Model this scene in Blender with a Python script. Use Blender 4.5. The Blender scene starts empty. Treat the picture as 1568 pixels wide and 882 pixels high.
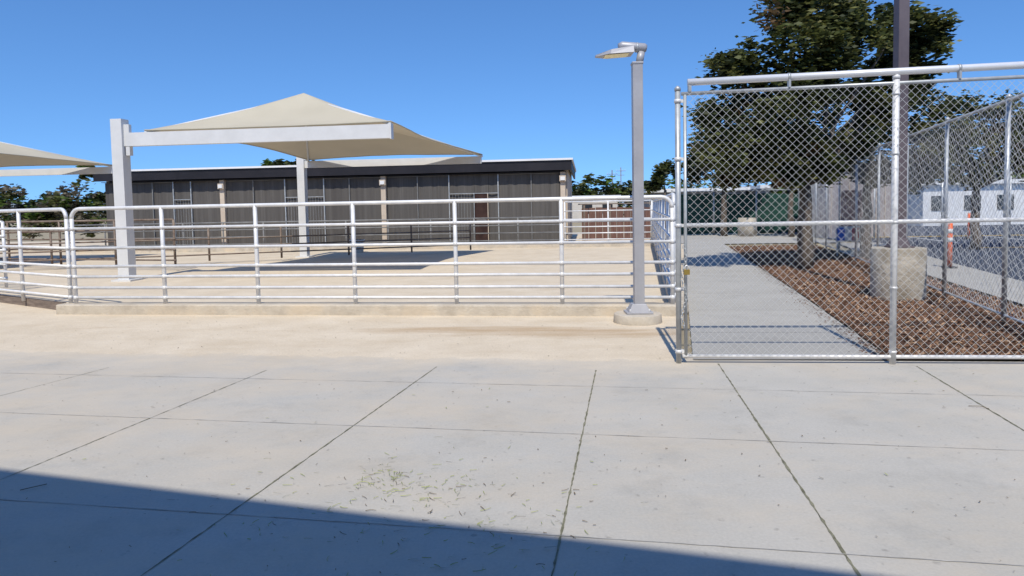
import bpy, math, random, bmesh
from mathutils import Vector, Matrix, noise
random.seed(7)
scene=bpy.context.scene
COL=scene.collection
# ------------------------------------------------------------------ materials
def mat(name,c1,c2=None,scale=5,rough=0.8,metal=0.0,bump=0.0,bscale=40,detail=4,c3=None,scale3=1.0,spec=0.3,stretch=None):
    m=bpy.data.materials.new(name); m.use_nodes=True
    nt=m.node_tree; N=nt.nodes; L=nt.links
    b=N["Principled BSDF"]; b.inputs["Roughness"].default_value=rough; b.inputs["Metallic"].default_value=metal
    b.inputs["Specular IOR Level"].default_value=spec
    c1=tuple(c1)+((1,) if len(c1)==3 else ())
    b.inputs["Base Color"].default_value=c1
    tc=N.new("ShaderNodeTexCoord"); src=tc.outputs["Object"]
    if stretch:
        mp=N.new("ShaderNodeMapping"); mp.inputs["Scale"].default_value=stretch
        L.new(src,mp.inputs["Vector"]); src=mp.outputs["Vector"]
    if c2 is not None:
        c2=tuple(c2)+((1,) if len(c2)==3 else ())
        n=N.new("ShaderNodeTexNoise"); n.inputs["Scale"].default_value=scale; n.inputs["Detail"].default_value=detail
        n.inputs["Roughness"].default_value=0.65
        L.new(src,n.inputs["Vector"])
        r=N.new("ShaderNodeValToRGB"); r.color_ramp.elements[0].position=0.36; r.color_ramp.elements[1].position=0.66
        r.color_ramp.elements[0].color=c1; r.color_ramp.elements[1].color=c2
        L.new(n.outputs["Fac"],r.inputs["Fac"]); out=r.outputs["Color"]
        if c3 is not None:
            c3=tuple(c3)+((1,) if len(c3)==3 else ())
            n3=N.new("ShaderNodeTexNoise"); n3.inputs["Scale"].default_value=scale3; n3.inputs["Detail"].default_value=5
            L.new(src,n3.inputs["Vector"])
            r3=N.new("ShaderNodeValToRGB"); r3.color_ramp.elements[0].position=0.5; r3.color_ramp.elements[1].position=0.7
            L.new(n3.outputs["Fac"],r3.inputs["Fac"])
            mx=N.new("ShaderNodeMix"); mx.data_type='RGBA'
            L.new(r3.outputs["Color"],mx.inputs["Factor"]); L.new(out,mx.inputs["A"]); mx.inputs["B"].default_value=c3
            out=mx.outputs["Result"]
        L.new(out,b.inputs["Base Color"])
    if bump>0:
        nb=N.new("ShaderNodeTexNoise"); nb.inputs["Scale"].default_value=bscale; nb.inputs["Detail"].default_value=3
        L.new(tc.outputs["Object"],nb.inputs["Vector"])
        bp=N.new("ShaderNodeBump"); bp.inputs["Strength"].default_value=bump; bp.inputs["Distance"].default_value=0.03
        L.new(nb.outputs["Fac"],bp.inputs["Height"]); L.new(bp.outputs["Normal"],b.inputs["Normal"])
    return m
def leafmat(name,c,tr=0.36):
    m=bpy.data.materials.new(name); m.use_nodes=True
    nt=m.node_tree; N=nt.nodes; L=nt.links; N.remove(N["Principled BSDF"])
    o=N["Material Output"]; d=N.new("ShaderNodeBsdfPrincipled"); t=N.new("ShaderNodeBsdfTranslucent"); mx=N.new("ShaderNodeMixShader")
    d.inputs["Roughness"].default_value=0.55; d.inputs["Specular IOR Level"].default_value=0.3
    tc=N.new("ShaderNodeTexCoord"); n=N.new("ShaderNodeTexNoise"); n.inputs["Scale"].default_value=3; n.inputs["Detail"].default_value=1
    L.new(tc.outputs["Object"],n.inputs["Vector"])
    r=N.new("ShaderNodeValToRGB"); r.color_ramp.elements[0].position=.35; r.color_ramp.elements[1].position=.65
    r.color_ramp.elements[0].color=tuple(x*0.7 for x in c)+(1,); r.color_ramp.elements[1].color=tuple(min(1,x*1.35) for x in c)+(1,)
    L.new(n.outputs["Fac"],r.inputs["Fac"]); L.new(r.outputs["Color"],d.inputs["Base Color"]); L.new(r.outputs["Color"],t.inputs["Color"])
    mx.inputs[0].default_value=tr; L.new(d.outputs[0],mx.inputs[1]); L.new(t.outputs[0],mx.inputs[2]); L.new(mx.outputs[0],o.inputs[0])
    return m
class NG:
    def __init__(s,m): s.nt=m.node_tree; s.N=s.nt.nodes; s.L=s.nt.links; s.tc=s.N.new("ShaderNodeTexCoord").outputs["Object"]; x=s.N.new("ShaderNodeSeparateXYZ"); s.L.new(s.tc,x.inputs[0]); s.X=x.outputs["X"]; s.Y=x.outputs["Y"]
    def put(s,sock,v):
        if isinstance(v,(int,float,tuple)): sock.default_value=v
        else: s.L.new(v,sock)
    def math(s,op,a,b=0.0,clamp=False):
        n=s.N.new("ShaderNodeMath"); n.operation=op; n.use_clamp=clamp; s.put(n.inputs[0],a); s.put(n.inputs[1],b); return n.outputs[0]
    def noise(s,scale,detail=5,rough=.6,stretch=None):
        n=s.N.new("ShaderNodeTexNoise"); n.inputs["Scale"].default_value=scale; n.inputs["Detail"].default_value=min(detail,6); n.inputs["Roughness"].default_value=rough
        v=s.tc
        if stretch:
            mp=s.N.new("ShaderNodeMapping"); mp.inputs["Scale"].default_value=stretch; s.L.new(v,mp.inputs[0]); v=mp.outputs[0]
        s.L.new(v,n.inputs["Vector"]); return n.outputs["Fac"]
    def rng(s,v,a,b,c,d):
        n=s.N.new("ShaderNodeMapRange"); s.put(n.inputs["Value"],v)
        for k,x in zip(("From Min","From Max","To Min","To Max"),(a,b,c,d)): n.inputs[k].default_value=x
        return n.outputs[0]
    def mix(s,f,a,b,blend='MIX'):
        n=s.N.new("ShaderNodeMix"); n.data_type='RGBA'; n.blend_type=blend; s.put(n.inputs["Factor"],f); s.put(n.inputs["A"],a); s.put(n.inputs["B"],b); return n.outputs["Result"]
def sand_color(g):
    n=g.rng(g.noise(1.3,6,.65),.36,.66,0,1)
    c=g.mix(n,(0.59,0.495,0.365,1),(0.67,0.575,0.44,1))
    yb=g.math('ADD',g.Y,g.math('MULTIPLY',g.X,.15)); a=g.math('ABSOLUTE',g.math('SUBTRACT',yb,8.75)); band=g.rng(a,.1,.75,.36,-.2)
    xm=g.rng(g.math('ABSOLUTE',g.math('SUBTRACT',g.X,.2)),1.2,2.8,0,-.3)
    n=g.noise(1.6,6,.65,(.35,1.7,1))
    d=g.math('MULTIPLY',g.math('SUBTRACT',g.math('ADD',g.math('ADD',n,band),xm),.59),3.2,True)
    c=g.mix(g.math('MULTIPLY',d,.75),c,(0.42,0.29,0.165,1))
    n2=g.noise(1.1,6,.72,(.4,1.5,1)); d2=g.math('MULTIPLY',g.math('SUBTRACT',n2,.52),3.5,True)
    c=g.mix(g.math('MULTIPLY',d2,.5),c,(0.50,0.385,0.25,1))
    n3=g.noise(7,5,.8); d3=g.math('MULTIPLY',g.math('SUBTRACT',n3,.53),4,True)
    c=g.mix(g.math('MULTIPLY',d3,.4),c,(0.46,0.36,0.24,1))
    sp=g.rng(g.noise(48,3,.7),.3,.7,.86,1.09); return g.mix(1.0,c,sp,'MULTIPLY')
def concrete_mat(name,dust=True,k0=1.0):
    m=mat(name,(0.425*k0,0.405*k0,0.362*k0),(0.465*k0,0.443*k0,0.398*k0),scale=1.1,rough=0.88,bump=0.05,bscale=70)
    g=NG(m); b=g.N["Principled BSDF"]; c=b.inputs["Base Color"].links[0].from_socket
    sp=g.rng(g.noise(60,3,.6),.3,.7,.93,1.05); st=g.rng(g.noise(1.7,6,.75),.3,.48,.87,1.0); pit=g.rng(g.noise(17,2,.5),.24,.33,.74,1.0)
    f=g.math('MULTIPLY',g.math('MULTIPLY',sp,st),pit)
    c=g.mix(1.0,c,f,'MULTIPLY')
    if dust:
        n=g.noise(.9,6,.7,(.8,1.4,1))
        k=g.rng(g.Y,2,7,-.48,-.37); kx=g.rng(g.X,-4,3,.09,-.04)
        d=g.math('MULTIPLY',g.math('MULTIPLY',g.math('ADD',g.math('ADD',n,k),kx),3.0,True),.6)
        c=g.mix(d,c,(0.56,0.475,0.36,1))
        yb=g.math('ADD',g.Y,g.math('MULTIPLY',g.X,.155))
        t=g.math('ADD',yb,g.math('MULTIPLY',g.math('SUBTRACT',g.noise(2.2,6,.75,(.6,1.3,1)),.5),1.8))
        film=g.rng(t,6.4,7.15,0,.6); edge=g.rng(g.math('ADD',yb,g.math('MULTIPLY',g.math('SUBTRACT',g.noise(1.4,6,.75),.5),.8)),7.0,7.16,0,1)
        mk=g.math('MULTIPLY',g.math('MAXIMUM',film,edge,True),g.rng(g.X,1.65,2.1,1,.05))
        c=g.mix(mk,c,sand_color(g))
    g.L.new(c,b.inputs["Base Color"])
    return m
def sand_mat():
    m=mat("arena_sand",(.6,.5,.4),rough=.9,bump=.25,bscale=16,spec=.2)
    g=NG(m); g.L.new(sand_color(g),g.N["Principled BSDF"].inputs["Base Color"]); return m
M_conc=concrete_mat("apron_concrete"); M_path=concrete_mat("path_concrete",False,.90)
M_curb=mat("curb_concrete",(0.42,0.37,0.30),(0.54,0.485,0.40),scale=4,rough=.9,bump=.3,bscale=25,c3=(0.58,0.49,0.37),scale3=1.5)
M_sand=sand_mat()
M_terrain=mat("dry_ground",(0.3,0.25,0.17),(0.36,0.31,0.2),scale=.2,rough=1)
M_mulch=mat("mulch_bed",(0.085,0.042,0.024),(0.22,0.115,0.062),scale=22,rough=.95,bump=1,bscale=30)
M_chip1=mat("chip_dark",(0.10,0.05,0.03)); M_chip2=mat("chip_brown",(0.22,0.115,0.062)); M_chip3=mat("chip_pale",(0.40,0.26,0.16))
M_asph=mat("asphalt",(0.045,0.055,0.075),(0.065,0.075,0.10),scale=3,rough=.9)
M_yellow=mat("yellow_paint",(0.75,0.5,0.06),(0.65,0.42,0.06),scale=6)
M_joint=mat("joint_moss",(0.11,0.105,0.065),(0.26,0.25,0.17),scale=12)
M_joint2=mat("joint_grey",(0.27,0.255,0.225),(0.5,0.475,0.43),scale=5)
M_pipe=mat("galvanised_pipe",(0.64,0.64,0.64),(0.78,0.78,0.775),scale=6,rough=.45,metal=.15,spec=.5)
M_pipe2=mat("galvanised_rail_bright",(0.78,0.785,0.79),(0.84,0.84,0.84),scale=6,rough=.35,metal=.3,spec=.5)
M_gate=mat("gate_post_steel",(0.38,0.40,0.41),(0.52,0.54,0.55),scale=8,rough=.45,metal=.4,spec=.5)
M_frame=mat("kennel_frame_grey",(0.17,0.17,0.17),(0.25,0.25,0.245),scale=3,rough=.5)
M_wire=mat("galvanised_wire",(0.56,0.57,0.57),rough=.45,metal=.3)
M_rust=mat("old_pipe",(0.13,0.09,0.07),(0.26,0.21,0.17),scale=3,rough=.7,metal=.2)
M_steel=mat("painted_steel_grey",(0.60,0.60,0.59),(0.66,0.66,0.65),scale=2,rough=.5)
M_lamp=mat("lamp_grey_paint",(0.36,0.36,0.38),(0.42,0.42,0.44),scale=3,rough=.45,metal=.2)
M_lens=mat("lamp_lens",(0.9,0.8,0.45),rough=.3)
M_brown=mat("bronze_pole_paint",(0.095,0.078,0.088),(0.135,0.112,0.122),scale=2,rough=.5)
M_foot=mat("footing_concrete",(0.36,0.32,0.26),(0.50,0.455,0.38),scale=7,rough=.95,bump=.5,bscale=20,c3=(0.27,0.235,0.18),scale3=3)
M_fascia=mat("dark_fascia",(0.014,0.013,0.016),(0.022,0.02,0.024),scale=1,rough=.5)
M_roof=mat("white_roof_edge",(0.78,0.78,0.78),(0.70,0.70,0.70),scale=1)
M_tan=mat("tan_post",(0.50,0.41,0.32),(0.58,0.49,0.39),scale=2)
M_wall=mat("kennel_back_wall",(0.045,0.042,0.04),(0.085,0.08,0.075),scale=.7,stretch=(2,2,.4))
M_door=mat("door_dark",(0.03,0.014,0.012),(0.055,0.028,0.022),scale=3)
M_screen=mat("shade_screen",(0.088,0.081,0.075),(0.118,0.110,0.102),scale=2.5,rough=.9,stretch=(4,4,.1),c3=(0.078,0.071,0.066),scale3=.5)
M_green=mat("green_windscreen",(0.012,0.045,0.036),(0.02,0.075,0.058),scale=2,rough=.8)
M_stucco=mat("stucco",(0.5,0.46,0.4),(0.56,0.52,0.46),scale=3,bump=.3)
M_dull=mat("dull_grey_siding",(0.24,0.225,0.21),(0.30,0.285,0.265),scale=2)
M_glass=mat("dark_glass",(0.03,0.035,0.04),rough=.1,spec=.6)
M_white=mat("white_paint",(0.75,0.75,0.74),(0.68,0.68,0.67),scale=2,rough=.5)
M_red=mat("red_paint",(0.55,0.05,0.04)); M_blue=mat("blue_paint",(0.06,0.15,0.5)); M_orange=mat("orange_plastic",(0.75,0.16,0.06),(0.6,0.12,0.05),scale=4)
M_black=mat("black_plastic",(0.02,0.02,0.02))
M_brass=mat("brass",(0.65,0.45,0.12),metal=.8,rough=.35)
M_bark=mat("bark",(0.08,0.062,0.048),(0.18,0.15,0.12),scale=9,rough=.95,bump=.6,stretch=(3,3,.6))
M_wood=mat("weathered_boards",(0.10,0.05,0.04),(0.20,0.115,0.09),scale=4,stretch=(8,8,.4))
M_kick=mat("kickboard_wood",(0.14,0.11,0.09),(0.25,0.20,0.165),scale=4,stretch=(1,1,8))
M_shed=mat("shed_siding",(0.30,0.26,0.25),(0.36,0.32,0.31),scale=1.5)
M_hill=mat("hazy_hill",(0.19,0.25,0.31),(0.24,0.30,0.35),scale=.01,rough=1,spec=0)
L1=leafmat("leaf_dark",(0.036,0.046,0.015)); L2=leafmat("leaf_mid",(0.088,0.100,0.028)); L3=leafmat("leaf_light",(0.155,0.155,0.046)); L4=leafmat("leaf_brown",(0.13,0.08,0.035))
L5=leafmat("leaf_fresh",(0.10,0.16,0.03)); L6=leafmat("shrub_grey",(0.15,0.13,0.09))
M_clip=mat("grass_clippings",(0.24,0.28,0.07),(0.36,0.37,0.15),scale=9); M_litter=mat("leaf_litter",(0.12,0.09,0.05),(0.2,0.15,0.09),scale=9)
def fabric():
    m=bpy.data.materials.new("canopy_fabric"); m.use_nodes=True
    nt=m.node_tree; N=nt.nodes; L=nt.links; b=N["Principled BSDF"]; o=N["Material Output"]
    b.inputs["Roughness"].default_value=.85
    tc=N.new("ShaderNodeTexCoord"); n=N.new("ShaderNodeTexNoise"); n.inputs["Scale"].default_value=.8; n.inputs["Detail"].default_value=6; L.new(tc.outputs["Object"],n.inputs["Vector"])
    r=N.new("ShaderNodeValToRGB"); r.color_ramp.elements[0].position=.3; r.color_ramp.elements[1].position=.7
    r.color_ramp.elements[0].color=(.50,.455,.345,1); r.color_ramp.elements[1].color=(.56,.51,.39,1)
    L.new(n.outputs["Fac"],r.inputs["Fac"]); L.new(r.outputs["Color"],b.inputs["Base Color"])
    t=N.new("ShaderNodeBsdfTranslucent"); t.inputs["Color"].default_value=(.46,.34,.21,1)
    mx=N.new("ShaderNodeMixShader"); mx.inputs[0].default_value=.15
    L.new(b.outputs[0],mx.inputs[1]); L.new(t.outputs[0],mx.inputs[2]); L.new(mx.outputs[0],o.inputs[0])
    return m
M_fab=fabric()
# ------------------------------------------------------------------ mesh builder
class MB:
    def __init__(s,name): s.name=name; s.v=[]; s.f=[]; s.mi=[]; s.mats=[]; s.smooth=[]
    def m(s,mt):
        if mt not in s.mats: s.mats.append(mt)
        return s.mats.index(mt)
    def face(s,pts,mt,sm=False):
        b=len(s.v); s.v+= [tuple(p) for p in pts]; s.f.append(tuple(range(b,b+len(pts)))); s.mi.append(s.m(mt)); s.smooth.append(sm)
    def box(s,c,size,mt,rz=0.0,top=None,rot=None):
        hx,hy,hz=[x/2 for x in size]; b=len(s.v); R=rot if rot else Matrix.Rotation(rz,3,'Z'); tx,ty=top if top else (1,1)
        for dz in (-1,1):
            k=(tx,ty) if dz==1 else (1,1)
            for dx,dy in ((-1,-1),(1,-1),(1,1),(-1,1)):
                p=R@Vector((dx*hx*k[0],dy*hy*k[1],dz*hz))+Vector(c); s.v.append(tuple(p))
        for q in ((0,3,2,1),(4,5,6,7),(0,1,5,4),(1,2,6,5),(2,3,7,6),(3,0,4,7)):
            s.f.append(tuple(b+i for i in q)); s.mi.append(s.m(mt)); s.smooth.append(False)
    def tube(s,pts,r,mt,n=8,cap=True,sm=True):
        pts=[Vector(p) for p in pts]; rr=r if isinstance(r,(list,tuple)) else [r]*len(pts)
        rings=[]; d0=(pts[1]-pts[0]).normalized()
        up=Vector((0,0,1)) if abs(d0.z)<.9 else Vector((1,0,0))
        side=d0.cross(up).normalized()
        for i,p in enumerate(pts):
            if i==0: d=d0
            elif i==len(pts)-1: d=(pts[i]-pts[i-1]).normalized()
            else: d=((pts[i]-pts[i-1]).normalized()+(pts[i+1]-pts[i]).normalized()).normalized()
            side=(side-d*side.dot(d)).normalized(); u=side.cross(d)
            b=len(s.v)
            for k in range(n):
                a=2*math.pi*(k+.5)/n; s.v.append(tuple(p+(side*math.cos(a)+u*math.sin(a))*rr[i]))
            rings.append(b)
        mi=s.m(mt)
        for i in range(len(rings)-1):
            for k in range(n):
                k2=(k+1)%n; s.f.append((rings[i]+k,rings[i]+k2,rings[i+1]+k2,rings[i+1]+k)); s.mi.append(mi); s.smooth.append(sm)
        if cap:
            s.f.append(tuple(rings[0]+k for k in range(n-1,-1,-1))); s.mi.append(mi); s.smooth.append(False)
            s.f.append(tuple(rings[-1]+k for k in range(n))); s.mi.append(mi); s.smooth.append(False)
    def cyl(s,c,r,h,mt,n=32,r2=None):
        c=Vector(c); s.tube([c,c+Vector((0,0,h))],[r,r if r2 is None else r2],mt,n)
    def done(s,parent=None,bevel=0):
        me=bpy.data.meshes.new(s.name); me.from_pydata(s.v,[],s.f)
        for mt in s.mats: me.materials.append(mt)
        me.polygons.foreach_set("material_index",s.mi); me.polygons.foreach_set("use_smooth",s.smooth); me.update()
        o=bpy.data.objects.new(s.name,me); COL.objects.link(o)
        if parent: o.parent=parent
        if bevel:
            bm=o.modifiers.new("bevel",'BEVEL'); bm.width=bevel; bm.segments=2; bm.limit_method='ANGLE'
        return o
def empty(name):
    o=bpy.data.objects.new(name,None); COL.objects.link(o); return o
E=Vector((0.994,-0.109,0)); NN=Vector((0.109,0.994,0)); RZ=math.atan2(-0.109,0.994)
# ------------------------------------------------------------------ ground sheets
def sheet(name,poly,z,mt,sub=False):
    b=MB(name); b.face([(x,y,z) for x,y in poly],mt); return b.done()
sheet("ground",[(-1500,-300),(1500,-300),(1500,2500),(-1500,2500)],-0.03,M_terrain)
# apron and arena ground share one edge at the same level (no overlap)
sheet("concrete_apron",[(-60,-12),(30,-12),(30,3.75),(1.9,6.95),(1.86,7.6),(-8,9.2),(-60,17.1)],0.0,M_conc)
sheet("arena_sand_ground",[(-60,17.1),(-8,9.2),(1.86,7.6),(4.1,15.9),(6.9,27),(7.2,40),(-90,50),(-90,25)],0.0,M_sand)
sheet("footpath",[(1.84,6.93),(3.79,6.76),(4.9,11.44),(8.0,25.2),(8.4,27),(13.0,26.5),(13.6,34.4),(7.4,35.2),(6.9,27),(5.96,23.18),(3.12,12.15)],.010,M_path)
pj=MB("footpath_joints")
def strip(mb,p,q,w,mt,z,wob=0.0,seg=1):
    p=Vector((p[0],p[1],0)); q=Vector((q[0],q[1],0)); d=(q-p); L_=d.length; d.normalize(); s=Vector((-d.y,d.x,0))
    prev=None
    for i in range(seg+1):
        c=p+d*L_*i/seg; ww=w*(1+ (random.uniform(-.6,.7) if wob else 0)); off=s*(random.uniform(-wob,wob))
        a=c+off-s*ww/2; e=c+off+s*ww/2; a.z=e.z=z
        if prev: mb.face([prev[0],a,e,prev[1]],mt)
        prev=(a,e)
for Y in (8.4,10.2,12.1,14,16,18,20,22,24):
    xl=1.9+(Y-7.04)*.253; strip(pj,(xl,Y),(xl+2.0,Y-.22),.012,M_joint2,.014)
pj.done()
mul=[(3.80,6.74),(6.4,6.5),(6.95,8.6),(7.7,11.0),(9.3,17),(11.2,25.5),(8.02,25.2),(4.92,11.44)]
b=MB("mulch_bed"); b.face([(x,y,.018) for x,y in mul],M_mulch)
def inpoly(x,y,P):
    c=False; j=len(P)-1
    for i in range(len(P)):
        if (P[i][1]>y)!=(P[j][1]>y) and x<(P[j][0]-P[i][0])*(y-P[i][1])/(P[j][1]-P[i][1])+P[i][0]: c=not c
        j=i
    return c
def chip(mb,x,y,z,l,w,mt,tilt=.6):
    R=Matrix.Rotation(random.uniform(0,6.28),3,'Z')@Matrix.Rotation(random.uniform(-tilt,tilt),3,'Y')@Matrix.Rotation(random.uniform(-tilt,tilt),3,'X')
    mb.face([R@Vector((a*l/2,c*w/2,0))+Vector((x,y,z)) for a,c in ((-1,-.6),(.6,-1),(1,.5),(-.7,1))],mt)
n=0
while n<15000:
    y=6.5+19*random.random()**2.0; x=random.uniform(3.7,11.5)
    if not inpoly(x,y,mul): continue
    n+=1; chip(b,x,y,.03+random.random()*.03,random.uniform(.03,.10),random.uniform(.012,.03),random.choice([M_chip1,M_chip2,M_chip2,M_chip3]))
for i in range(1100):
    y=6.9+17*random.random()**2; x=3.79+(y-6.8)*.232-abs(random.gauss(0,.11)); chip(b,x,y,.016,random.uniform(.02,.05),.015,random.choice([M_chip1,M_chip2]),.2)
b.done()
sheet("pavement",[(6.75,6.6),(7.8,10.9),(9.5,17),(12.4,26),(13.9,25.9),(13.4,24),(11.2,17.7),(9.6,12.6),(8.2,6.6)],.02,M_path)
b=MB("parking_asphalt"); b.face([(8.2,6.6,.006),(40,6.6,.006),(60,60,.006),(14,60,.006),(14,34.4,.006),(13.4,24,.006),(11.2,17.7,.006),(9.6,12.6,.006)],M_asph); b.done()
b=MB("parking_marking")
b.face([(15.5,29.5,.02),(40,27.5,.02),(40,27.9,.02),(15.5,29.9,.02)],M_yellow)
b.face([(15,22,.02),(40,20,.02),(40,20.12,.02),(15,22.12,.02)],M_yellow)
for k in range(6): b.face([(17+k*3,29.3-.08*k*3,.02),(17.12+k*3,29.3-.08*k*3,.02),(16.2+k*3,24.5-.08*k*3,.02),(16.08+k*3,24.5-.08*k*3,.02)],M_white)
b.done()
# ------------------------------------------------------------------ slab joints
b=MB("slab_joints")
def ext(p,q,y0,y1):
    s=(q[0]-p[0])/(q[1]-p[1]); return (p[0]+s*(y0-p[1]),y0),(p[0]+s*(y1-p[1]),y1)
for p,q,w,e in [((-1.67,2.95),(-.71,7.2),.008,.35),((.15,2.89),(.84,6.83),.010,.25),((1.46,2.84),(2.04,6.73),.011,-.02),((3.5,4.61),(3.87,6.47),.009,-.02),((-3.15,4.08),(-2.4,7.34),.006,.5),((-5.0,4.9),(-4.1,7.6),.005,.5),((5.0,3.0),(5.6,6.2),.010,0)]:
    a,c=ext(p,q,-1.0,q[1]-e); strip(b,a,c,w,M_joint,.003,.002,200)
def ex(p,q,x0,x1):
    s=(q[1]-p[1])/(q[0]-p[0]); return (x0,p[1]+s*(x0-p[0])),(x1,p[1]+s*(x1-p[0]))
for p,q,w in [((-2.94,3.79),(1.53,3.0),.006),((-4.23,5.52),(3.22,4.24),.005),((-3.46,6.65),(4.11,5.43),.005)]:
    a,c=ex(p,q,-8,7); strip(b,a,c,w,M_joint2,.0035,.0015,200)
strip(b,*ex((-2.94,2.1),(1.53,1.31),-8,7),.006,M_joint2,.0035,.0015,60)
b.done()
b=MB("leaf_litter")
for i in range(650):
    x=random.uniform(-5,6); y=random.uniform(1.2,6.8)
    chip(b,x,y,.008,random.uniform(.006,.02),random.uniform(.003,.009),M_litter,.3)
for i in range(60):
    x=random.uniform(-3,5); y=random.uniform(1.8,6); chip(b,x,y,.01,random.uniform(.02,.035),.008,random.choice([M_litter,M_clip]),.3)
for i in range(160):
    x=random.uniform(-7,1.6); y=7.2-.15*x+random.uniform(0,2.2); chip(b,x,y,.012,random.uniform(.01,.03),.009,M_litter,.3)
b.done()
b=MB("grass_clippings")
def blade(mb,x,y,l,w,mt):
    a=random.uniform(0,6.28); k=random.uniform(-1.2,1.2); p=Vector((x,y,.007)); prev=None
    for i in range(4):
        s=Vector((-math.sin(a),math.cos(a),0))*w*(1-.25*i)/2; cur=(p-s,p+s+Vector((0,0,.002)))
        if prev: mb.face([prev[0],cur[0],cur[1],prev[1]],mt)
        prev=cur; p=p+Vector((math.cos(a),math.sin(a),0))*l/3; a+=k/3
for i in range(360):
    k=random.random()
    if k<.24: x=random.gauss(-.45,.2); y=random.gauss(3.85,.12)
    elif k<.38: x=random.gauss(-.85,.1); y=random.gauss(3.95,.13)
    elif k<.58: x=random.gauss(-.05,.25); y=random.gauss(3.25,.25)
    else: x=random.gauss(-.7,.6); y=random.gauss(3.6,.4)
    blade(b,x,y,random.uniform(.015,.065),random.uniform(.002,.0045),random.choice([M_clip,M_clip,M_clip,M_litter]))
b.done()
b=MB("twigs")
for (x,y,a) in ((-1.15,2.55,1.9),(-2.9,3.9,.4),(3.6,5.1,2.2)):
    p=Vector((x,y,.008)); b.tube([p,p+Vector((math.cos(a)*.06,math.sin(a)*.06,.006)),p+Vector((math.cos(a+.3)*.13,math.sin(a+.3)*.13,0))],.0025,M_litter,5)
b.done()
# ------------------------------------------------------------------ pipe fences
RAILS=[.257,.418,.60,.77,1.07,1.39]
def pipe_fence(name,pts,nposts,top=1.715,rails=RAILS,r=.027,rp=.032,mt=M_pipe,z0=.1,round0=False,round1=False):
    b=MB(name); pts=[Vector((p[0],p[1],0)) for p in pts]
    cum=[0]
    for p,q in zip(pts,pts[1:]): cum.append(cum[-1]+(q-p).length)
    def at(s):
        for i in range(len(pts)-1):
            if s<=cum[i+1]+1e-6: return pts[i].lerp(pts[i+1],(s-cum[i])/(cum[i+1]-cum[i]))
        return pts[-1]
    T=cum[-1]; R=.16
    tl=[]
    if round0:
        for k in range(6):
            a=math.pi/2*k/5; p=at(R*(1-math.cos(a))); tl.append((p.x,p.y,top-R+R*math.sin(a)))
    else: tl.append((pts[0].x,pts[0].y,top))
    for i in range(1,len(pts)-1): tl.append((pts[i].x,pts[i].y,top))
    if round1:
        for k in range(6):
            a=math.pi/2*(1-k/5); p=at(T-R*(1-math.cos(a))); tl.append((p.x,p.y,top-R+R*math.sin(a)))
    else: tl.append((pts[-1].x,pts[-1].y,top))
    b.tube(tl,r+.004,mt)
    for z in rails: b.tube([(p.x,p.y,z) for p in pts],r*.9,mt)
    for i in range(nposts+1):
        p=at(T*i/nposts); t=top
        if (i==0 and round0) or (i==nposts and round1): t=top-R
        b.tube([(p.x,p.y,z0),(p.x,p.y,t)],rp,mt)
        for z in rails[::1]: b.tube([(p.x,p.y,z-.03),(p.x,p.y,z+.03)],rp+.005,mt,cap=True)
    return b.done()
FL=lambda x:10.36-.14*(x+1.3)
pipe_fence("pipe_rail_fence",[(-7.2,FL(-7.2)),(2.32,FL(2.32))],6,round0=True,round1=True)
pipe_fence("pipe_rail_fence",[(-7.33,FL(-7.33)+.05),(-9.7,12.75),(-16,16.6)],6,round0=True)
pipe_fence("pipe_rail_fence",[(2.40,10.1),(5.5,26.4)],7,top=1.75,round0=True)
pipe_fence("pipe_rail_fence",[(5.45,26.5),(2.1,26.86)],2,top=1.78,rails=[.3,.55,.8,1.1,1.42])
pipe_fence("pipe_rail_fence",[(2.0,26.87),(-19.0,29.15)],12,top=1.2,rails=[.3,.6,.9],mt=M_frame)
pipe_fence("pipe_rail_fence",[(-1.5,24.7),(-10.5,21.2),(-20,18.6)],9,top=1.15,rails=[.3,.55,.8],mt=M_rust)
pipe_fence("pipe_rail_fence",[(-9.5,19.2),(-22,23.5)],6,top=1.45,rails=[.3,.6,.9,1.2],mt=M_rust)
pipe_fence("pipe_rail_fence",[(-10.8,14.5),(-24,20.5)],7,top=1.5,rails=[.3,.6,.9,1.2],mt=M_pipe)
b=MB("arena_curb")
def wall_line(mb,p,q,th,z0,z1,mt):
    p=Vector((p[0],p[1],0)); q=Vector((q[0],q[1],0)); d=q-p
    c=(p+q)/2; mb.box((c.x,c.y,(z0+z1)/2),(d.length,th,z1-z0),mt,math.atan2(d.y,d.x))
wall_line(b,(-7.45,FL(-7.45)),(2.45,FL(2.45)),.30,-.02,.16,M_curb)
wall_line(b,(2.47,10.05),(5.6,26.3),.26,-.02,.14,M_curb)
wall_line(b,(5.7,26.48),(-19,29.15),.26,-.02,.2,M_curb)
b.done(bevel=.02)
b=MB("timber_kickboard"); wall_line(b,(-7.6,11.5),(-9.7,12.85),.06,0,.14,M_kick); wall_line(b,(-9.72,12.86),(-16,16.7),.06,0,.14,M_kick); b.done()
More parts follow.
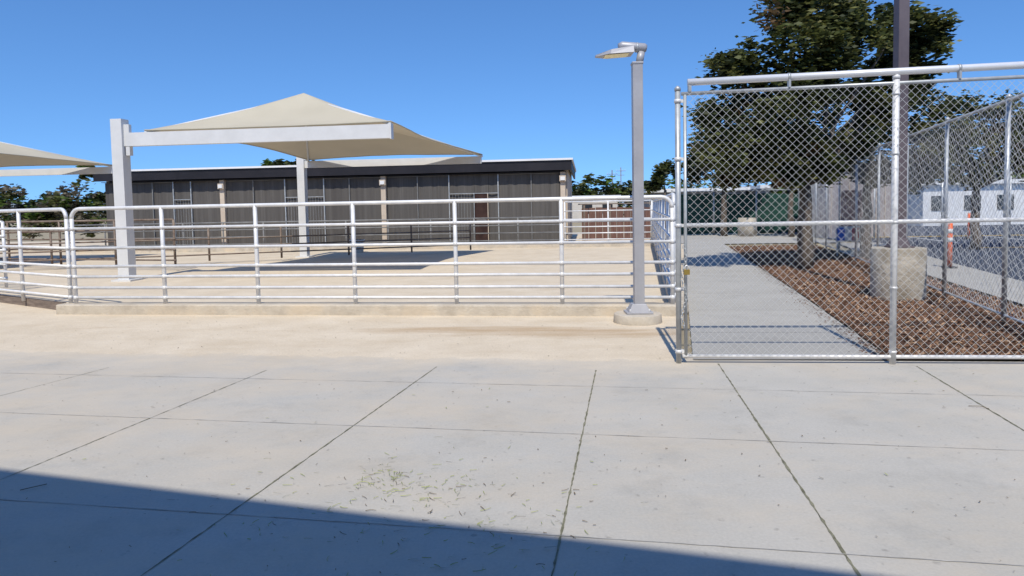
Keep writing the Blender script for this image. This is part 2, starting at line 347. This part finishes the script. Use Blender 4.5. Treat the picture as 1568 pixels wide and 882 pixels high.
# ------------------------------------------------------------------ chain link
def mesh_panel(mb,p,q,z0,z1,sp,r,mt,off=0.0,seg=.35):
    p=Vector((p[0],p[1],0)); q=Vector((q[0],q[1],0)); d=q-p; W=d.length; d.normalize(); s=Vector((-d.y,d.x,0)); Hh=z1-z0
    for fam in (0,1):
        c=-Hh+sp*.5
        while c<W:
            u0=max(0,c); u1=min(W,c+Hh)
            if u1-u0>.02:
                v0=u0-c; v1=u1-c
                if fam: v0=Hh-v0; v1=Hh-v1
                o=s*(off+(r if fam else -r))
                A=p+d*u0+o+Vector((0,0,z0+v0)); B=p+d*u1+o+Vector((0,0,z0+v1))
                k=max(1,int((u1-u0)/seg))
                pl=[A.lerp(B,i/k) for i in range(k+1)]
                for i in range(1,k): pl[i]=pl[i]+s*random.uniform(-.012,.012)+Vector((0,0,random.uniform(-.004,.004)))
                mb.tube(pl,r,mt,n=3,cap=False,sm=False)
            c+=sp
def gp(x): return (x,6.82+(x-1.67)*(-.1015))
b=MB("chain_link_gate")
def post(mb,x,y,h,r=.036,mt=M_pipe,cap=True):
    mb.tube([(x,y,0),(x,y,h)],r,mt,12)
    if cap: mb.tube([(x,y,h),(x,y,h+.03),(x,y,h+.05)],[r*1.15,r*1.1,r*.3],mt,12)
post(b,*gp(1.665),2.72,.027,M_gate)
x2=1.735; b.tube([(*gp(x2),.05),(*gp(x2),2.68)],.017,M_gate,10)
b.tube([(*gp(1.76),2.80),(*gp(6.3),2.87)],.034,M_pipe2,12)
b.tube([(*gp(1.70),2.69),(*gp(6.3),2.76)],.018,M_gate,10)
b.tube([(*gp(1.745),1.39),(*gp(6.3),1.40)],.021,M_pipe,10)
b.tube([(*gp(1.70),.07),(*gp(6.3),.07)],.020,M_pipe,10)
for x in (2.72,4.27,5.8):
    y=gp(x)[1]; z=2.80+(x-1.76)*.0154; b.tube([(*gp(x-.012),z),(*gp(x+.012),z)],.040,M_gate,12); b.box((x,y-.01,z-.055),(.022,.04,.09),M_gate)
post(b,*gp(3.71),2.76,.031,M_pipe); post(b,*gp(5.75),2.8,.031)
for z in (.12,.75,1.39,2.05,2.62):
    x,y=gp(1.665); b.tube([(x,y,z-.018),(x,y,z+.018)],.034,M_pipe,12); b.box((x+.04,y,z),(.05,.018,.03),M_pipe)
    x,y=gp(3.71); b.tube([(x,y,z-.012),(x,y,z+.012)],.036,M_pipe,12)
x,y=gp(1.78); b.box((x,y,2.75),(.03,.04,.09),M_gate)
mesh_panel(b,gp(1.76),gp(6.3),.08,2.70,.078,.0019,M_wire,-.03)
b.done()
b=MB("padlock_and_chain")
x,y=gp(1.705); y-=.06
for i in range(26):
    z=1.18-i*.032; a=i%2*math.pi/2; xx=x+.02*math.sin(i*.5)
    ring=[Vector((xx+.013*math.cos(t)*math.cos(a),y+.013*math.cos(t)*math.sin(a),z+.021*math.sin(t))) for t in [2*math.pi*k/8 for k in range(9)]]
    b.tube(ring,.0045,M_gate,5,cap=False)
b.box((x+.02,y-.03,.93),(.055,.025,.05),M_brass); b.tube([(x+.002,y-.03,.95),(x+.002,y-.03,.985),(x+.02,y-.03,1.0),(x+.038,y-.03,.985),(x+.038,y-.03,.95)],.006,M_pipe2,6)
b.done()
def RL(y): return 6.93+.304*(y-10.9)
b=MB("chain_link_fence")
ys=[6.4,8.6,10.9,13.2,15.5,18.0,20.5,23,25.5,28]
for Y in ys: post(b,RL(Y),Y,2.85,.03,M_gate)
p0=(RL(6.4),6.4); p1=(RL(28),28)
for z,r in ((2.82,.022),(.12,.016)): b.tube([(*p0,z),(*p1,z)],r,M_gate,8)
mesh_panel(b,p0,p1,.1,2.82,.10,.0019,M_wire,0,.5)
b.done()
b=MB("chain_link_fence")
for i in range(5):
    x=RL(28)+i*2.7; post(b,x,28-.1*i,2.7,.034,M_gate)
b.tube([(RL(28),28,2.68),(RL(28)+10.8,27.6,2.68)],.024,M_gate,8)
mesh_panel(b,(RL(28),28),(RL(28)+10.8,27.6),.1,2.68,.25,.0022,M_wire,0,.5)
b.done()
b=MB("windscreen_fence")
for i in range(5):
    x=8.3+i*2.1; post(b,x,35.3-.11*i*2,2.3,.035,M_gate)
b.tube([(8.3,35.3,2.25),(16.7,34.4,2.25)],.03,M_gate,8)
for i in range(4):
    xa=8.33+i*2.1; xb=xa+2.0; b.face([(xa,35.25-(xa-8.3)*.103,.05+.03*(i%2)),(xb,35.25-(xb-8.3)*.103,.08),(xb,35.25-(xb-8.3)*.103,2.12-.05*(i%3)),(xa,35.25-(xa-8.3)*.103,2.1)],M_green)
b.done()
# ------------------------------------------------------------------ street lamp
lx,ly=1.73,9.32
root=empty("street_lamp")
b=MB("concrete_base"); b.cyl((lx-.02,ly,-.02),.335,.14,M_curb,40,.32); b.done(root,bevel=.01)
b=MB("pole"); b.box((lx-.01,ly,.135),(.36,.30,.03),M_lamp); b.box((lx-.01,ly,.20),(.30,.25,.11),M_lamp,top=(.62,.7)); b.box((lx,ly,1.85),(.135,.135,3.3),M_lamp)
b.box((lx,ly,3.505),(.15,.15,.03),M_lamp)
for dx in (-.14,.12):
    for dy in (-.12,.12): b.cyl((lx+dx,ly+dy,.15),.014,.04,M_pipe,8)
b.done(root,bevel=.006)
b=MB("lamp_head"); b.tube([(lx+.03,ly,3.5),(lx+.06,ly,3.66)],.05,M_lamp,14)
b.tube([(lx+.13,ly,3.705),(lx+.10,ly,3.71),(lx-.20,ly,3.74),(lx-.25,ly,3.735)],[.045,.062,.062,.04],M_lamp,18)
b.tube([(lx-.01,ly,3.719),(lx+.01,ly,3.717)],.068,M_gate,18)
bot=[(-.56,-.04,3.60),(-.38,-.17,3.61),(-.06,-.15,3.63),(-.06,.15,3.63),(-.38,.17,3.61),(-.56,.04,3.60)]
tp=[(-.56,-.04,3.62),(-.36,-.15,3.67),(-.06,-.11,3.72),(-.06,.11,3.72),(-.36,.15,3.67),(-.56,.04,3.62)]
T=[Vector((lx+a,ly+c,z)) for a,c,z in tp]; Bt=[Vector((lx+a,ly+c,z)) for a,c,z in bot]
b.face(T,M_lamp); b.face(Bt[::-1],M_lamp)
for i in range(6): b.face([Bt[i],Bt[(i+1)%6],T[(i+1)%6],T[i]],M_lamp)
b.face([Vector((lx+a,ly+c,z-.006)) for a,c,z in ((-.44,-.12,3.608),(-.12,-.13,3.626),(-.12,.13,3.626),(-.44,.12,3.608))],M_lens)
b.done(root)
# ------------------------------------------------------------------ tall pole in concrete footing
root=empty("light_pole")
b=MB("concrete_footing"); b.cyl((6.24,11.0,-.02),.40,.86,M_foot,40); b.done(root,bevel=.02)
b=MB("pole"); b.box((6.24,11.0,.855),(.34,.34,.03),M_brown); b.box((6.24,11.0,4.7),(.165,.165,7.7),M_brown)
b.box((6.24,11.0,.93),(.26,.26,.12),M_brown,top=(.7,.7)); b.box((6.0,11.0,8.45),(.8,.3,.1),M_brown); b.done(root,bevel=.006)
# ------------------------------------------------------------------ shade canopies
def canopy(off):
    root=empty("shade_canopy"); O=Vector((off[0],off[1],0))
    c1=Vector((-9.40,16.6,0))+O; c2=Vector((-7.3,24.0,0))+O
    f1=Vector((-2.72,15.85,0))+O; f2=Vector((-.98,23.3,0))+O
    b=MB("steel_frame")
    b.box((c1.x,c1.y,1.95),(.28,.28,3.9),M_steel,RZ); b.box((c2.x,c2.y,1.8),(.26,.26,3.6),M_steel,RZ)
    for c in (c1,c2): b.box((c.x,c.y,.02),(.5,.5,.04),M_steel,RZ)
    wall_line(b,(c1.x+.14,c1.y),(f1.x,f1.y),.16,3.25,3.57,M_steel)
    wall_line(b,(c2.x+.13,c2.y),(f2.x,f2.y),.14,3.12,3.36,M_steel)
    b.box((c1.x+.2,c1.y-.03,3.66),(.14,.1,.22),M_steel,RZ); b.box((c1.x+.22,c1.y-.02,3.15),(.1,.12,.24),M_steel,RZ)
    b.box((f1.x,f1.y,3.41),(.03,.2,.36),M_steel,RZ)
    P=Vector((-5.65,19.0,4.86))+O
    C=[Vector((-8.75,16.5,3.62))+O,Vector((-2.74,15.86,3.64))+O,Vector((-.95,23.3,3.42))+O,Vector((-7.05,23.95,3.40))+O]
    for q in C: b.tube([q-Vector((0,0,.06)),P-Vector((0,0,.12))],.035,M_steel,8)
    b.tube([C[3],C[3]+Vector((-.25,0,.0))],.04,M_steel,8)
    b.done(root)
    b=MB("fabric_roof"); n=18
    cen=sum((q for q in C),Vector())/4
    for i in range(4):
        A=C[i]; B=C[(i+1)%4]; g=[]
        for a in range(n+1):
            s=a/n; row=[]
            for k in range(n+1):
                t=k/n; e=A.lerp(B,t); bow=4*t*(1-t)
                inward=(cen-e); inward.z=0; inward.normalize()
                e=e+inward*(bow*(.12 if i==0 else .42))+Vector((0,0,bow*(.0 if i==0 else .05)))
                p=P.lerp(e,s); p.z-= .20*math.sin(math.pi*s)*(.35+.65*bow)
                p.z+=.012*noise.noise(Vector((p.x*2,p.y*2,i)))*bow
                row.append(p)
            g.append(row)
        for a in range(n):
            for k in range(n): b.face([g[a][k],g[a+1][k],g[a+1][k+1],g[a][k+1]],M_fab,True)
        b.tube(g[n],.018,M_fab,6)
    o=b.done(root)
    bm=bmesh.new(); bm.from_mesh(o.data); bmesh.ops.remove_doubles(bm,verts=bm.verts,dist=.0005); bm.to_mesh(o.data); bm.free()
canopy((0,0)); canopy((-13.5,1.7))
# ------------------------------------------------------------------ kennel building
B0=Vector((2.22,27.6,0))
def bl(s,d=0.0,z=0.0):
    p=B0-E*s+NN*d; return (p.x,p.y,z)
root=empty("kennel_building"); BW=20.0
def bbox(mb,s0,s1,d0,d1,z0,z1,mt):
    c=bl((s0+s1)/2,(d0+d1)/2,(z0+z1)/2); mb.box(c,(abs(s1-s0),abs(d1-d0),z1-z0),mt,RZ)
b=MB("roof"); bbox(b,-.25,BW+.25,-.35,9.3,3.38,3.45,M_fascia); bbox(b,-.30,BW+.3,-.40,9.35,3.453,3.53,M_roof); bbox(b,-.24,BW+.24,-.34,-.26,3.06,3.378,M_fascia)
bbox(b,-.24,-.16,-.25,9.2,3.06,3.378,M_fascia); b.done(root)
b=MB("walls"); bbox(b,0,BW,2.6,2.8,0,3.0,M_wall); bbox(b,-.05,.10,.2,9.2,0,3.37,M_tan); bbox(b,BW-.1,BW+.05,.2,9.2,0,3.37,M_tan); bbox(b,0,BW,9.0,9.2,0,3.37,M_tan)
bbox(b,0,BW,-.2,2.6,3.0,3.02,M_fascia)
b.done(root)
b=MB("posts")
for s in (.12,7.53,14.56): bbox(b,s-.10,s+.10,-.12,.1,0,3.0,M_tan)
for s in (2.75,4.78,10.1,11.8,16.0,16.8): bbox(b,s-.02,s+.02,-.06,.0,0,2.98,M_gate)
for s in (1.4,6.1,9.0,13.2,17.75,19.2): bbox(b,s-.015,s+.015,-.06,.0,0,2.98,M_frame)
for s0,s1 in ((2.75,4.78),(10.1,11.8),(16.0,16.8)):
    for z in (.15,2.2): bbox(b,s0,s1,-.05,-.01,z,z+.025,M_gate)
for s in (3.75,10.95,11.0): bbox(b,s-.012,s+.012,-.055,-.005,0,2.2,M_gate)
for s0,s1 in ((3.8,4.76),(10.12,11.78),(16.02,16.78)):
    u=s0+.12
    while u<s1: bbox(b,u-.003,u+.003,-.035,-.029,.15,2.2,M_gate); u+=.12
for s0,s1 in ((.24,2.7),(4.8,7.4),(7.66,10.08),(11.82,14.44),(16.82,BW-.1)):
    for z in (1.15,2.95,.12): bbox(b,s0,s1,-.04,-.02,z,z+.018,M_frame)
b.done(root)
b=MB("door"); bbox(b,3.2,3.72,-.03,.01,.05,2.2,M_door); bbox(b,3.17,3.2,-.05,.04,0,2.2,M_tan); bbox(b,3.25,3.67,-.045,-.03,1.1,1.14,M_frame); b.done(root)
b=MB("shade_screens")
for s0,s1,z0 in ((.24,3.15,.1),(3.16,3.74,2.22),(3.75,7.4,.1),(7.66,14.44,.1),(14.7,BW,.1)):
    nseg=max(1,int((s1-s0)/.12))
    for i in range(nseg):
        u0=s0+(s1-s0)*i/nseg; u1=s0+(s1-s0)*(i+1)/nseg
        f=lambda u:.045+.010*math.sin(u*13)+.007*math.sin(u*31+1)
        a=bl(u0,f(u0),z0);c=bl(u1,f(u1),z0); b.face([c,a,(a[0],a[1],2.99),(c[0],c[1],2.99)],M_screen)
b.done(root)
b=MB("wall_lights")
for s in (.12,7.53,14.56): bbox(b,s-.13,s+.13,-.22,-.12,2.62,2.85,M_tan); bbox(b,s-.09,s+.09,-.27,-.22,2.66,2.8,M_white)
b.done(root)
# ------------------------------------------------------------------ building behind the viewer (casts the foreground shadow)
root=empty("stucco_building")
def WL(x): return -1.61-.297*x
b=MB("walls")
p=Vector((-26,WL(-26)-0.0,0)); q=Vector((22,WL(22),0)); d=(q-p).normalized(); bn=Vector((d.y,-d.x,0))
wl=(q-p).length; ang=math.atan2(d.y,d.x)
c=(p+q)/2+bn*3; b.box((c.x,c.y,3.2),(wl,6,6.4),M_stucco,ang); b.done(root)
b=MB("parapet"); c=(p+q)/2+bn*3; b.box((c.x,c.y,6.45),(wl,6.0,.1),M_white,ang); b.done(root)
b=MB("windows")
for s in range(3,46,4):
    c=p+d*s-bn*.02; b.box((c.x,c.y,1.7),(1.6,.06,1.4),M_glass,ang); b.box((c.x,c.y,.97),(1.8,.14,.06),M_white,ang)
b.done(root)
# ------------------------------------------------------------------ foliage
def crown(mb,blobs,per,size,mats,dens=13,wts=None):
    for (x,y,z,r) in blobs:
        for k in range(dens):
            d=Vector((random.gauss(0,1),random.gauss(0,1),random.gauss(0,1))).normalized()
            rad=r*random.uniform(.3,1.0); c=Vector((x,y,z))+Vector((d.x*rad,d.y*rad,d.z*rad*.85))
            cr=r*random.uniform(.24,.42); mt=random.choices(mats,wts)[0] if wts else random.choice(mats)
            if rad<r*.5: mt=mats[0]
            for i in range(per):
                e=Vector((random.gauss(0,.55),random.gauss(0,.55),random.gauss(0,.42)))*cr
                s=size*random.uniform(.6,1.4)
                R=Matrix.Rotation(random.uniform(0,6.28),3,'Z')@Matrix.Rotation(random.uniform(-1.3,1.3),3,'X')
                P=c+e
                mb.face([P+R@Vector(q) for q in ((-s,0,0),(0,-s*.5,0),(s,0,0),(0,s*.5,0))],mt)
def limb(mb,a,b_,r0,r1,n=5,w=.15):
    a=Vector(a); b_=Vector(b_); pts=[]; rs=[]
    for i in range(n+1):
        t=i/n; j=Vector((random.uniform(-w,w),random.uniform(-w,w),0))*(1 if 0<i<n else 0)
        pts.append(a.lerp(b_,t)+j); rs.append(r0+(r1-r0)*t)
    mb.tube(pts,rs,M_bark,8)
LM=[L1,L2,L3,L4]; LW=[2.3,5,3,.3]
def tree(name,base,fork,blobs,r=.16,per=60,size=.07,dens=13):
    root=empty(name)
    b=MB("trunk"); limb(b,(base[0],base[1],-.02),fork,r*1.25,r*.8,5,.06)
    for (x,y,z,rr) in blobs[::2]: limb(b,fork,(x,y,z),r*.38,r*.08,5,.12)
    b.done(root)
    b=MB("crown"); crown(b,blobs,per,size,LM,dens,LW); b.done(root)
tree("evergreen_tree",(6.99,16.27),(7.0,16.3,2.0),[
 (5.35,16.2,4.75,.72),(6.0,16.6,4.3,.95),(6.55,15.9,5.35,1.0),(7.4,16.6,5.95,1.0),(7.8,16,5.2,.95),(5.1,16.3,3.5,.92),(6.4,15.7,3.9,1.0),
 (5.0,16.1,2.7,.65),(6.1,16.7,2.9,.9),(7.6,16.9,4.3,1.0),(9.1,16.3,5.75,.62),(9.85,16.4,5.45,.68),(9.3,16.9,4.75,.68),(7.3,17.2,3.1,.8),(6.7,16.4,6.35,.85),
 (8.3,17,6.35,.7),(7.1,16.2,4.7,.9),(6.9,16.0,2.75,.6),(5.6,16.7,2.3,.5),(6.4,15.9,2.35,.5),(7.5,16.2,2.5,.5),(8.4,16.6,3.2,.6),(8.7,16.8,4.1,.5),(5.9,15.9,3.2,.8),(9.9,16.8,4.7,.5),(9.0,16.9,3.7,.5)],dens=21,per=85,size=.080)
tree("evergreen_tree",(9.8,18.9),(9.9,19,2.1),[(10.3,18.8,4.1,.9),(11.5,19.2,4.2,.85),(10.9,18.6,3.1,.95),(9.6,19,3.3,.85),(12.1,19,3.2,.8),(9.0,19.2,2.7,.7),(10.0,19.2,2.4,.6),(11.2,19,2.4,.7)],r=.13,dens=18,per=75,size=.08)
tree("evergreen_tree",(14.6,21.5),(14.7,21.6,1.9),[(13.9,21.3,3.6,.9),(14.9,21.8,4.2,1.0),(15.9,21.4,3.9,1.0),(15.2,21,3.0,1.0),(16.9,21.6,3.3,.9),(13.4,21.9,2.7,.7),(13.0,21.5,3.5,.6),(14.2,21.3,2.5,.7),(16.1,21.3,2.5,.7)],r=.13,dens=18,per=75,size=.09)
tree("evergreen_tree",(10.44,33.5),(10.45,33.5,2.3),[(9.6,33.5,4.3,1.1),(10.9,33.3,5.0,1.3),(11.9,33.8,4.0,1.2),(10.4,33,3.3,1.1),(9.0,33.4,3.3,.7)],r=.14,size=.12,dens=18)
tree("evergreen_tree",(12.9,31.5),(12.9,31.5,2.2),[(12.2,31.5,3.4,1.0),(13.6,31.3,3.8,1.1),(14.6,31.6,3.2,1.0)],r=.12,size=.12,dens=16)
tree("evergreen_tree",(10.6,47),(10.6,47,2.6),[(10.2,47,3.8,.8),(10.9,47,4.1,.8),(9.9,47,2.9,.7)],r=.12,size=.15,per=45)
b=MB("shrubs")
bl_=[]
for i in range(36):
    x=random.uniform(-33,-19.6); bl_.append((x,33+random.uniform(-1.5,1.5),random.uniform(.9,2.3)+(.3 if x>-24 else 0),random.uniform(.7,1.1)))
crown(b,bl_,45,.11,[L1,L5,L6,L2],12,[1,3,6,2]); b.done()
b=MB("distant_trees"); bb=[]
for i in range(80):
    x=random.uniform(-75,75); bb.append((x,random.uniform(78,95),random.uniform(1.5,3.4),random.uniform(1.6,2.6)))
for i in range(12):
    bb.append((random.uniform(7,22),random.uniform(80,90),random.uniform(2,3.8),random.uniform(1.4,2.2)))
for i in range(20):
    x=random.uniform(18,60); bb.append((x,random.uniform(46,48),random.uniform(1.5,4),random.uniform(1.5,2.3)))
for x,z,r in ((-21.5,5.7,.8),(-20.4,5.6,1.0),(-18.6,5.4,1.0),(-17.4,5.3,.9),(-16,5.1,.8),(-38.2,5.6,.7)): bb.append((x,62,z,r))
crown(b,bb,26,.33,[L1,L2,L2,L5],11); b.done()
# ------------------------------------------------------------------ background
b=MB("hills"); prev=None
for i in range(121):
    x=-1400+i*2800/120; z=17+9*noise.noise(Vector((x*.004,1,0)))+4*noise.noise(Vector((x*.02,4,0)))
    cur=((x,850,-1),(x,900,z))
    if prev: b.face([prev[0],cur[0],cur[1],prev[1]],M_hill,True)
    prev=cur
b.done()
root=empty("timber_shelter")
b=MB("walls")
for i in range(11): b.box((3.45+i*.33,32+.03*(i%2),.75),(.3,.05,1.5+.04*(i%3)),M_wood)
for i in range(4): b.box((3.4+i*1.2,31.9,.8),(.08,.08,1.7),M_kick)
b.box((5.2,32.3,1.70),(4.0,.8,.05),M_kick); b.done(root)
root=empty("water_tank"); b=MB("tank"); b.cyl((6.1,28.6,.3),.28,1.3,M_white,24); b.tube([(6.1,28.6,1.6),(6.1,28.6,1.7),(6.1,28.6,1.75)],[.28,.2,.05],M_white,24); b.box((6.1,28.6,.14),(.5,.5,.3),M_curb); b.done(root)
root=empty("storage_shed"); b=MB("walls"); b.box((15.6,31.5,1.45),(3.3,3,2.9),M_shed); b.box((15.6,31.5,2.95),(3.5,3.2,.1),M_tan)
for i in range(9): b.box((14.05+i*.39,29.97,1.45),(.03,.04,2.8),M_tan)
b.box((14.9,29.95,1.05),(.9,.05,2.05),M_door); b.done(root)
for (x,y,w,h,mt) in ((13.5,52,7,2.5,M_dull),(20.5,50,6,2.6,M_dull),(32,44,14,2.5,M_white),(7.5,70,6,2.4,M_stucco)):
    root=empty("distant_building"); b=MB("walls"); b.box((x,y,h/2),(w,5,h),mt); b.box((x,y,h+.12),(w+.6,5.6,.25),M_white)
    for k in range(int(w//2)): b.box((x-w/2+1+k*2,y-2.52,h*.55),(1,.05,.9),M_glass)
    b.done(root)
for x,y,h in ((14.8,100,6.8),(18.5,115,8.0)):
    b=MB("utility_pole"); b.tube([(x,y,0),(x,y,h)],.07,M_rust,8); b.box((x,y,h-.6),(1.6,.06,.06),M_rust); b.box((x,y,h-1.3),(1.2,.06,.06),M_rust)
    for k in (-.7,-.3,.3,.7): b.cyl((x+k,y,h-.54),.04,.12,M_white,8)
    b.done()
b=MB("feed_tub"); b.tube([(-5.9,26.0,.0),(-5.9,26.0,.45),(-5.9,26.0,.5),(-5.9,26.0,.5),(-5.9,26.0,.1)],[.22,.27,.30,.26,.2],M_white,20); b.done()
b=MB("notice_sign"); sx,sy=9.25,19.2
b.box((sx+.02,sy,.68),(.2,.02,.36),M_blue); b.box((sx+.225,sy,.68),(.2,.02,.36),M_white); b.box((sx+.43,sy,.68),(.2,.02,.36),M_red); b.box((sx+.23,sy+.03,.68),(.68,.02,.42),M_white)
for dx in (-.05,.5): b.tube([(sx+dx,sy+.06,0),(sx+dx,sy+.06,.85)],.02,M_pipe)
b.done()
b=MB("delineator_post"); b.cyl((10.1,15.7,0),.16,.05,M_black,16); b.cyl((10.1,15.7,.05),.05,1.0,M_orange,14)
for z in (.62,.82): b.cyl((10.1,15.7,z),.053,.1,M_white,14)
b.done()
b=MB("delineator_post"); b.cyl((18.1,27,0),.16,.05,M_black,16); b.cyl((18.1,27,.05),.05,1.0,M_orange,14); b.cyl((18.1,27,.7),.053,.12,M_white,14); b.done()
b=MB("concrete_bollard"); b.cyl((11.4,33,0),.45,.9,M_foot,24,.42); b.done()
# ------------------------------------------------------------------ light, sky, camera
el=math.radians(53.7); sd=Vector((.108*math.cos(el),.994*math.cos(el),-math.sin(el)))
sun=bpy.data.lights.new("sun",'SUN'); sun.energy=4.3; sun.angle=math.radians(.5); sun.color=(1,.94,.83)
so=bpy.data.objects.new("sun",sun); COL.objects.link(so); so.rotation_euler=sd.to_track_quat('-Z','Y').to_euler()
w=bpy.data.worlds.new("World"); scene.world=w; w.use_nodes=True; nt=w.node_tree
bg=nt.nodes["Background"]; sk=nt.nodes.new("ShaderNodeTexSky"); sk.sky_type='NISHITA'; sk.sun_disc=False
sk.sun_elevation=el; sk.sun_rotation=math.radians(186.2); sk.air_density=1.0; sk.dust_density=.15; sk.ozone_density=3.0
wtc=nt.nodes.new("ShaderNodeTexCoord"); va=nt.nodes.new("ShaderNodeVectorMath"); va.operation='ADD'; va.inputs[1].default_value=(0,0,.13)
vn=nt.nodes.new("ShaderNodeVectorMath"); vn.operation='NORMALIZE'
nt.links.new(wtc.outputs["Generated"],va.inputs[0]); nt.links.new(va.outputs[0],vn.inputs[0]); nt.links.new(vn.outputs[0],sk.inputs["Vector"])
hs=nt.nodes.new("ShaderNodeHueSaturation"); hs.inputs["Hue"].default_value=.502; hs.inputs["Saturation"].default_value=1.1
mu=nt.nodes.new("ShaderNodeMix"); mu.data_type='RGBA'; mu.blend_type='MULTIPLY'; mu.inputs["Factor"].default_value=1; mu.inputs["B"].default_value=(.74,1.0,1.22,1)
nt.links.new(sk.outputs[0],hs.inputs["Color"]); nt.links.new(hs.outputs[0],mu.inputs["A"]); nt.links.new(mu.outputs["Result"],bg.inputs[0]); bg.inputs[1].default_value=.145
cam=bpy.data.cameras.new("camera"); co=bpy.data.objects.new("camera",cam); COL.objects.link(co); scene.camera=co
cam.sensor_width=36; cam.lens=1045/1568*36; cam.clip_end=5000; cam.clip_start=.05; cam.shift_y=-62/1568
p=math.radians(3.34); r=math.radians(1.09)
X=Vector((1,0,0)); U=Vector((0,math.sin(p),math.cos(p))); F=Vector((0,math.cos(p),-math.sin(p)))
Rr=X*math.cos(r)-U*math.sin(r); Ui=X*math.sin(r)+U*math.cos(r)
m=Matrix((Rr,Ui,-F)).transposed().to_4x4(); m.translation=Vector((0,0,1.6)); co.matrix_world=m
scene.view_settings.view_transform='Standard'; scene.view_settings.look='None'; scene.view_settings.exposure=0
